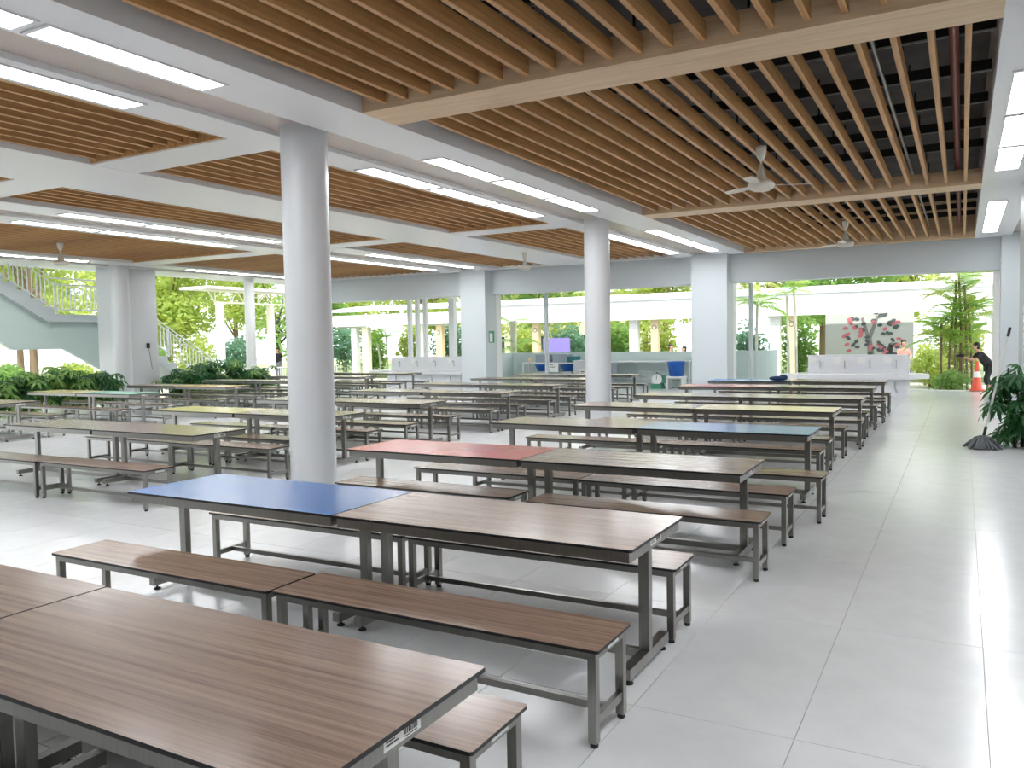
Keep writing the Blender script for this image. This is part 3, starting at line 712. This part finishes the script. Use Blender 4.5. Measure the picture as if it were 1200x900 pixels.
sk = [(-32.4, 'past the open end of the covered walkway'), (-30.3, 'behind the slender palm'), (-27.4, 'behind the stair end of the far wash trough'), (-25.0, 'behind the pillar end of the far wash trough'), (-22.6, 'behind the pillar with the notice'), (-20.0, 'behind the cream post by the purple board'), (-17.6, 'behind the purple board'), (-15.2, 'behind the round column nearer the troughs'), (-12.8, 'behind the white and cream post pair'), (-8.6, 'behind the slim post by the far pillar'), (-6.4, 'behind the thin palm pair'), (.0, 'behind the clump palm'), (2.2, 'beyond the pillar at the aisle end')]
for k, (x, mk) in enumerate(sk):
    m = ['leaf_blue', 'leaf_mid', 'leaf_lime'][k % 3]
    shrub((x, 37.9, -.13), T.uniform(2.6,3.3), 1.0, m, '%s tall shrub %s' % ({'leaf_blue': 'blue-green', 'leaf_mid': 'mid green', 'leaf_lime': 'lime green'}[m], mk), 400+k, 1300, 'tall shrubs behind the walkway', .13)
shrub((-.28, 29.6, -.13), .72, .75, 'leaf_mid', 'round low bush under the clump palm', 501, 1300, None, .06)
shrub((-.95, 32.3, -.13), 1.7, .8, 'leaf_lime', 'lime bush between the wash trough and the clump palm', 502, 900, None, .10)
shrub((-22.4, 31.0, -.13), .75, 1.3, 'leaf_mid', 'low clipped hedge beyond the far wash trough', 503, 1200, None, .07)
shrub((-15.8, 30.4, -.13), .9, .6, 'leaf_lime', 'small bright bush at the foot of the palm by the pillar', 504, 700, None, .07)

def frond_mesh(L, n, w, droop, m):
    q = MB(); pts = []
    for i in range(n+1):
        t = i/n; pts.append(Vector((L*t, 0, L*(.55*t-droop*t*t))))
    for i in range(n): q.cyl(pts[i], pts[i+1], .012*(1-.7*i/n), .012*(1-.7*(i+1)/n), 5, 0, False)
    for i in range(1, n+1):
        for s in (-1, 1):
            p = pts[i]; l = w*math.sin(PI*min(1,(i/n)*.85+.12)); tip = p+Vector((l*.55, s*l*.8, -l*.35)); m1 = p.lerp(tip,.45)+Vector((0,0,.03)); d = Vector((.02+w*.035, 0, 0))
            b = len(q.v); q.v += [tuple(p-d*.4), tuple(m1-d), tuple(tip), tuple(m1+d), tuple(p+d*.4)]; q.face([b,b+1,b+2,b+3,b+4], 0)
    return q.mesh('frond', m)
FR = [frond_mesh(1.25, 14, .50, .75, 'leaf_palm'), frond_mesh(1.0, 12, .42, .95, 'leaf_palm'), frond_mesh(1.4, 14, .5, .6, 'leaf_lime')]
def palm(name, loc, stems, nfr, label, seed, bark='palm_bark', scale=1.0, spread=.25, low=False):
    rr = random.Random(seed); e = empty(name, loc); tag(e, label, 'palm')
    for dx, dy, h, r in stems:
        lean = Vector((rr.uniform(-spread,spread), rr.uniform(-spread,spread), 0)); tip = Vector((dx,dy,h))+lean
        MB().tube([Vector((dx,dy,-.13)), Vector((dx,dy,h*.5))+lean*.3, tip], r, 8).build('trunk', bark, e)
        for k in range(nfr):
            a = 2*PI*k/nfr+rr.uniform(-.3,.3); z = rr.uniform(-.05,.05) if not low else -rr.random()*h*.55
            o = link('frond', rr.choice(FR), e, tip+Vector((0,0,z)), (0, rr.uniform(-.9,.3), a)); s = scale*rr.uniform(.75,1.1); o.scale = (s,s,s)
palm('clump_palm', (-.05, 30.1, 0), [(rr_, ss, hh, .035) for rr_, ss, hh in ((-.55,0,2.2),(-.35,.2,2.9),(-.15,-.1,3.5),(.05,.15,3.9),(.2,-.1,3.3),(.35,.1,2.7),(.0,.3,2.4))], 14, 'tall clump palm with slender canes beyond the aisle', 61, 'bark', .85, .22, True)
palm('young_palm', (-6.55, 30.2, 0), [(0,0,2.9,.05)], 11, 'young palm with upright fronds beside the slim post', 62, 'palm_bark', .9, .05)
palm('leaning_palm', (-5.55, 31.0, 0), [(0,0,3.3,.05), (.25,.1,3.6,.05)], 7, 'pair of thin pale palm trunks next to the young palm', 63, 'palm_bark', .8, .4)
palm('white_trunk_palm', (-16.5, 30.0, 0), [(0,0,2.6,.14)], 11, 'palm with pale thick trunk beside the pillar with notice', 64, 'palm_bark', .95, .05, True)
palm('walkway_palm', (-10.6, 38.6, 0), [(0,0,4.2,.10)], 12, 'palm crown rising behind the walkway roof', 65, 'palm_bark', 1.3, .1)
palm('slender_palm', (-28.7, 36.6, 0), [(0,0,1.8,.05), (.4,.1,2.1,.04)], 8, 'small palm standing behind the walkway posts near the stairs', 66, 'palm_bark', .9, .2)

# ================================================================== FAR BUILDINGS
def building(name, loc, w, h, floors, bays, label, axis='Y', m='cream_pale'):
    e = empty(name, loc, 0 if axis == 'Y' else PI/2); tag(e, label, 'building')
    MB().box(-w/2, w/2, 0, 6, -.13, h).build('wall', m, e); MB().box(-w/2-.3, w/2+.3, -.3, 6.3, h, h+.25).build('roof', 'roof_white', e)
    for f in range(floors):
        for k in range(bays):
            x = -w/2+(k+.5)*w/bays; z = .7+f*3.0
            wn = MB(); wn.box(x-.75,x+.75,-.05,0,z,z+.07); wn.box(x-.75,x+.75,-.05,0,z+1.38,z+1.45); wn.box(x-.75,x-.68,-.05,0,z+.07,z+1.38); wn.box(x+.68,x+.75,-.05,0,z+.07,z+1.38)
            wo = wn.build('window', 'roof_white', e); MB().box(x-.68,x+.68,-.02,-.001,z+.07,z+1.38).build('pane', 'glass_dark', wo)
building('pavilion', (-27, 56, 0), 14, 5.2, 1, 4, 'pale cream pavilion behind the trees beyond the far wash trough')
building('school_block', (-62, 18, 0), 34, 9, 2, 8, 'cream school block behind the staircase', 'X', 'cream_pale')
tag(MB().box(-1.2,1.2,-.6,.6,.35,.6).box(-.9,-.7,-.5,.5,-.13,.35).box(.7,.9,-.5,.5,-.13,.35).box(-1.2,1.2,.5,.62,.6,1.1).build('orange_bench', 'orange_paint', None, (-32.5, 16.3, 0)), 'orange outdoor seat below the stair landing', 'seat')

# ================================================================== PEOPLE
def skin_mesh(name, nodes, edges, m, parent=None, loc=None, rz=0, sub=2):
    me = bpy.data.meshes.new(name); keys = list(nodes); ix = {k: i for i, k in enumerate(keys)}
    me.from_pydata([nodes[k][0] for k in keys], [(ix[a], ix[b]) for a, b in edges], []); me.materials.append(MATS[m])
    o = link(name, me, parent, loc); o.rotation_euler = (0,0,rz)
    o.modifiers.new('skin', 'SKIN').use_smooth_shade = True
    for i, k in enumerate(keys):
        r = nodes[k][1]; me.skin_vertices[0].data[i].radius = r if isinstance(r, tuple) else (r, r)
    for d in me.skin_vertices[0].data: d.use_root = False
    me.skin_vertices[0].data[0].use_root = True
    sb = o.modifiers.new('sub', 'SUBSURF'); sb.levels = sub; sb.render_levels = sub
    return o
def person(loc, rz, J, label, shirt, pants, long_hair=False, hold=None):
    """J: joints in the person's frame (facing -Y); the body is one skinned surface, clothes and hair are children"""
    e = empty('person', loc, rz); tag(e, label, 'person')
    V = {k: Vector(v) for k, v in J.items()}
    nodes = {'pelvis': (V['pelvis'], .115), 'waist': (V['pelvis'].lerp(V['chest'], .5), .095), 'chest': (V['chest'], .115), 'neckb': (V['chest'].lerp(V['head'], .48), .06), 'neck': (V['chest'].lerp(V['head'], .62), .052),
             'jaw': (V['head']+Vector((0,-.025,-.055)), .070), 'head': (V['head']+Vector((0,0,.02)), .088), 'crown': (V['head']+Vector((0,.015,.075)), .075), 'nose': (V['head']+Vector((0,-.098,-.015)), .016)}
    edges = [('pelvis','waist'),('waist','chest'),('chest','neckb'),('neckb','neck'),('neck','jaw'),('jaw','head'),('head','crown'),('head','nose')]
    def hand(s):
        wr, hn = V['wrist'+s], V['hand'+s]; d = (hn-wr).normalized(); side = d.cross(Vector((0,0,1))); side = side.normalized() if side.length > .1 else Vector((1,0,0)); nrm = side.cross(d)
        nodes['palm'+s] = (wr.lerp(hn, .5), (.036,.018)); edges.append(('wrist'+s,'palm'+s))
        for i, (o_, l) in enumerate(((-.030,.070),(-.010,.082),(.010,.076),(.030,.060))):
            a = wr.lerp(hn,.55)+side*o_+d*.035; b = a+d*l*.5-nrm*.008; c = b+d*l*.38-nrm*.028
            for nm, p, r in (('a',a,.0100),('b',b,.0092),('c',c,.0080)): nodes['f%d%s%s' % (i,nm,s)] = (p, r)
            edges.extend([('palm'+s,'f%da%s' % (i,s)),('f%da%s' % (i,s),'f%db%s' % (i,s)),('f%db%s' % (i,s),'f%dc%s' % (i,s))])
        sg_ = 1 if s == 'L' else -1
        t1 = wr.lerp(hn,.35)+side*.045*sg_; t2 = t1+d*.035+side*.018*sg_-nrm*.015
        nodes['t1'+s] = (t1,.012); nodes['t2'+s] = (t2,.010); edges.extend([('palm'+s,'t1'+s),('t1'+s,'t2'+s)])
    for s in 'LR':
        for a, r in (('sho',.062),('elb',.045),('wrist',.032)): nodes[a+s] = (V[a+s], r)
        for a, r in (('hip',.095),('knee',.062),('ank',.042)): nodes[a+s] = (V[a+s], r)
        nodes['toe'+s] = (V['ank'+s]+Vector((0,-.15,-.045)), .038)
        edges += [('chest','sho'+s),('sho'+s,'elb'+s),('elb'+s,'wrist'+s),('pelvis','hip'+s),('hip'+s,'knee'+s),('knee'+s,'ank'+s),('ank'+s,'toe'+s)]; hand(s)
    skin_mesh('body', nodes, edges, 'skin', e)
    sh = {'pelvis': (nodes['pelvis'][0]-Vector((0,0,.03)), .160), 'waist': (nodes['waist'][0], .155), 'chest': (nodes['chest'][0], .172), 'nb': (V['chest'].lerp(V['head'],.36), .085)}
    se = [('pelvis','waist'),('waist','chest'),('chest','nb')]
    for s in 'LR': sh['s'+s] = (V['sho'+s], .082); sh['e'+s] = (V['sho'+s].lerp(V['elb'+s], .8), .064); se += [('chest','s'+s),('s'+s,'e'+s)]
    skin_mesh('shirt', sh, se, shirt, e)
    pa = {'pelvis': (nodes['pelvis'][0]-Vector((0,0,.01)), .148)}; pe = []
    for s in 'LR': pa['h'+s] = (V['hip'+s], .112); pa['k'+s] = (V['knee'+s], .080); pa['a'+s] = (V['knee'+s].lerp(V['ank'+s], .5 if hold else .9), .065); pe += [('pelvis','h'+s),('h'+s,'k'+s),('k'+s,'a'+s)]
    skin_mesh('trousers', pa, pe, pants, e)
    h = V['head']; q = MB(); q.ball((h.x, h.y+.028, h.z+.052), .100, .105, .092, 16, 10); q.ball((h.x, h.y+.06, h.z-.01), .088, .062, .09, 14, 8)
    if long_hair: q.ball((h.x, h.y+.07, h.z-.14), .085, .055, .17, 14, 8)
    q.build('hair', 'hair', e)
    for s in (-1, 1):
        MB().ball((h.x+s*.033, h.y-.082, h.z+.018), .011, .008, .009, 8, 6).build('eye', 'hair', e); MB().ball((h.x+s*.094, h.y+.005, h.z+.005), .014, .022, .032, 8, 6).build('ear', 'skin', e)
    MB().ball((h.x, h.y-.088, h.z-.058), .026, .008, .008, 8, 6).build('mouth', 'cloth_pink', e)
    if hold:
        c = V['handL'].lerp(V['handR'],.5)
        MB().box(c.x-.09, c.x+.09, c.y-.04, c.y+.05, c.z-.02, c.z+.09).cyl((c.x,c.y-.04,c.z+.035),(c.x,c.y-.16,c.z+.035),.04,n=16).build('camera_held', 'cloth_black', e)
    return e
sit = dict(pelvis=(0,0,.50), chest=(0,-.03,.95), head=(0,-.06,1.30), shoL=(.17,-.03,1.02), shoR=(-.17,-.03,1.02), elbL=(.24,-.12,.78), elbR=(-.24,-.12,.78), wristL=(.14,-.34,.74), wristR=(-.14,-.34,.74),
           handL=(.09,-.45,.74), handR=(-.09,-.45,.74), hipL=(.10,-.04,.50), hipR=(-.10,-.04,.50), kneeL=(.13,-.46,.50), kneeR=(-.13,-.46,.50), ankL=(.13,-.44,.09), ankR=(-.13,-.44,.09))
def chair(loc, rz, label):
    e = empty('stool', loc, rz); tag(e, label, 'stool'); MB().prism(rrect(.22,.22,.05), .36, .39, 'Z').build('seat', 'white_paint', e)
    for a in (-.17,.17):
        for b in (-.17,.17): MB().cyl((a,b,0),(a,b,.36),.018,n=8).build('leg', 'zinc', e)
for loc, rz, lb, sh, lh in (((-10.72, 33.1, .10), 1.0, 'seated person in grey top behind the low wall', 'cloth_grey', False), ((-10.35, 34.0, -.02), -.9, 'seated person in pale pink top behind the low wall', 'cloth_pink', False),
                            ((-2.30, 33.0, .02), 2.6, 'seated person with long dark hair seen from behind beyond the trough', 'cloth_black', True), ((-1.95, 34.1, .12), .3, 'seated person in pink top facing the trough', 'cloth_pink', False)):
    person(loc, rz, sit, lb, sh, 'cloth_grey', lh); chair((loc[0], loc[1], loc[2]-.01), rz, 'white stool under the ' + lb.split(' behind')[0].split(' seen')[0].split(' facing')[0])
lean = dict(pelvis=(0,.25,.86), chest=(0,-.02,1.20), head=(0,-.16,1.47), shoL=(.16,-.04,1.25), shoR=(-.16,-.04,1.25), elbL=(.20,-.22,1.06), elbR=(-.20,-.22,1.06), wristL=(.09,-.44,1.13), wristR=(-.09,-.44,1.13),
            handL=(.05,-.54,1.16), handR=(-.05,-.54,1.16), hipL=(.10,.24,.84), hipR=(-.10,.24,.84), kneeL=(.12,.10,.46), kneeR=(-.13,.20,.45), ankL=(.12,.22,.08), ankR=(-.13,.42,.08))
person((.52, 29.1, -.13), -1.35, lean, 'person in black leaning forward holding a camera by the orange cone', 'cloth_black', 'cloth_black', False, True)
stand = dict(pelvis=(0,0,.92), chest=(0,0,1.33), head=(0,-.02,1.62), shoL=(.18,0,1.40), shoR=(-.18,0,1.40), elbL=(.22,.02,1.12), elbR=(-.22,.02,1.12), wristL=(.21,-.05,.88), wristR=(-.21,-.05,.88),
             handL=(.20,-.08,.75), handR=(-.20,-.08,.75), hipL=(.10,0,.90), hipR=(-.10,0,.90), kneeL=(.11,-.02,.50), kneeR=(-.11,-.02,.50), ankL=(.11,0,.09), ankR=(-.11,0,.09))
person((-31.6, 31.6, -.13), .6, stand, 'standing person in dark clothes beyond the white balustrade', 'cloth_black', 'cloth_grey', True)
# traffic cone
e = empty('traffic_cone', (.40, 28.42, .02)); tag(e, 'tall orange traffic cone with pale band at the floor edge', 'traffic cone')
MB().prism(rrect(.20,.20,.04), 0, .04, 'Z').build('base', 'cone_orange', e); MB().lathe([(.15,.04),(.045,.88),(.0,.88)], n=24).build('body', 'cone_orange', e)
MB().lathe([(.108,.40),(.085,.58)], n=24).build('band', 'sticker_white', e)
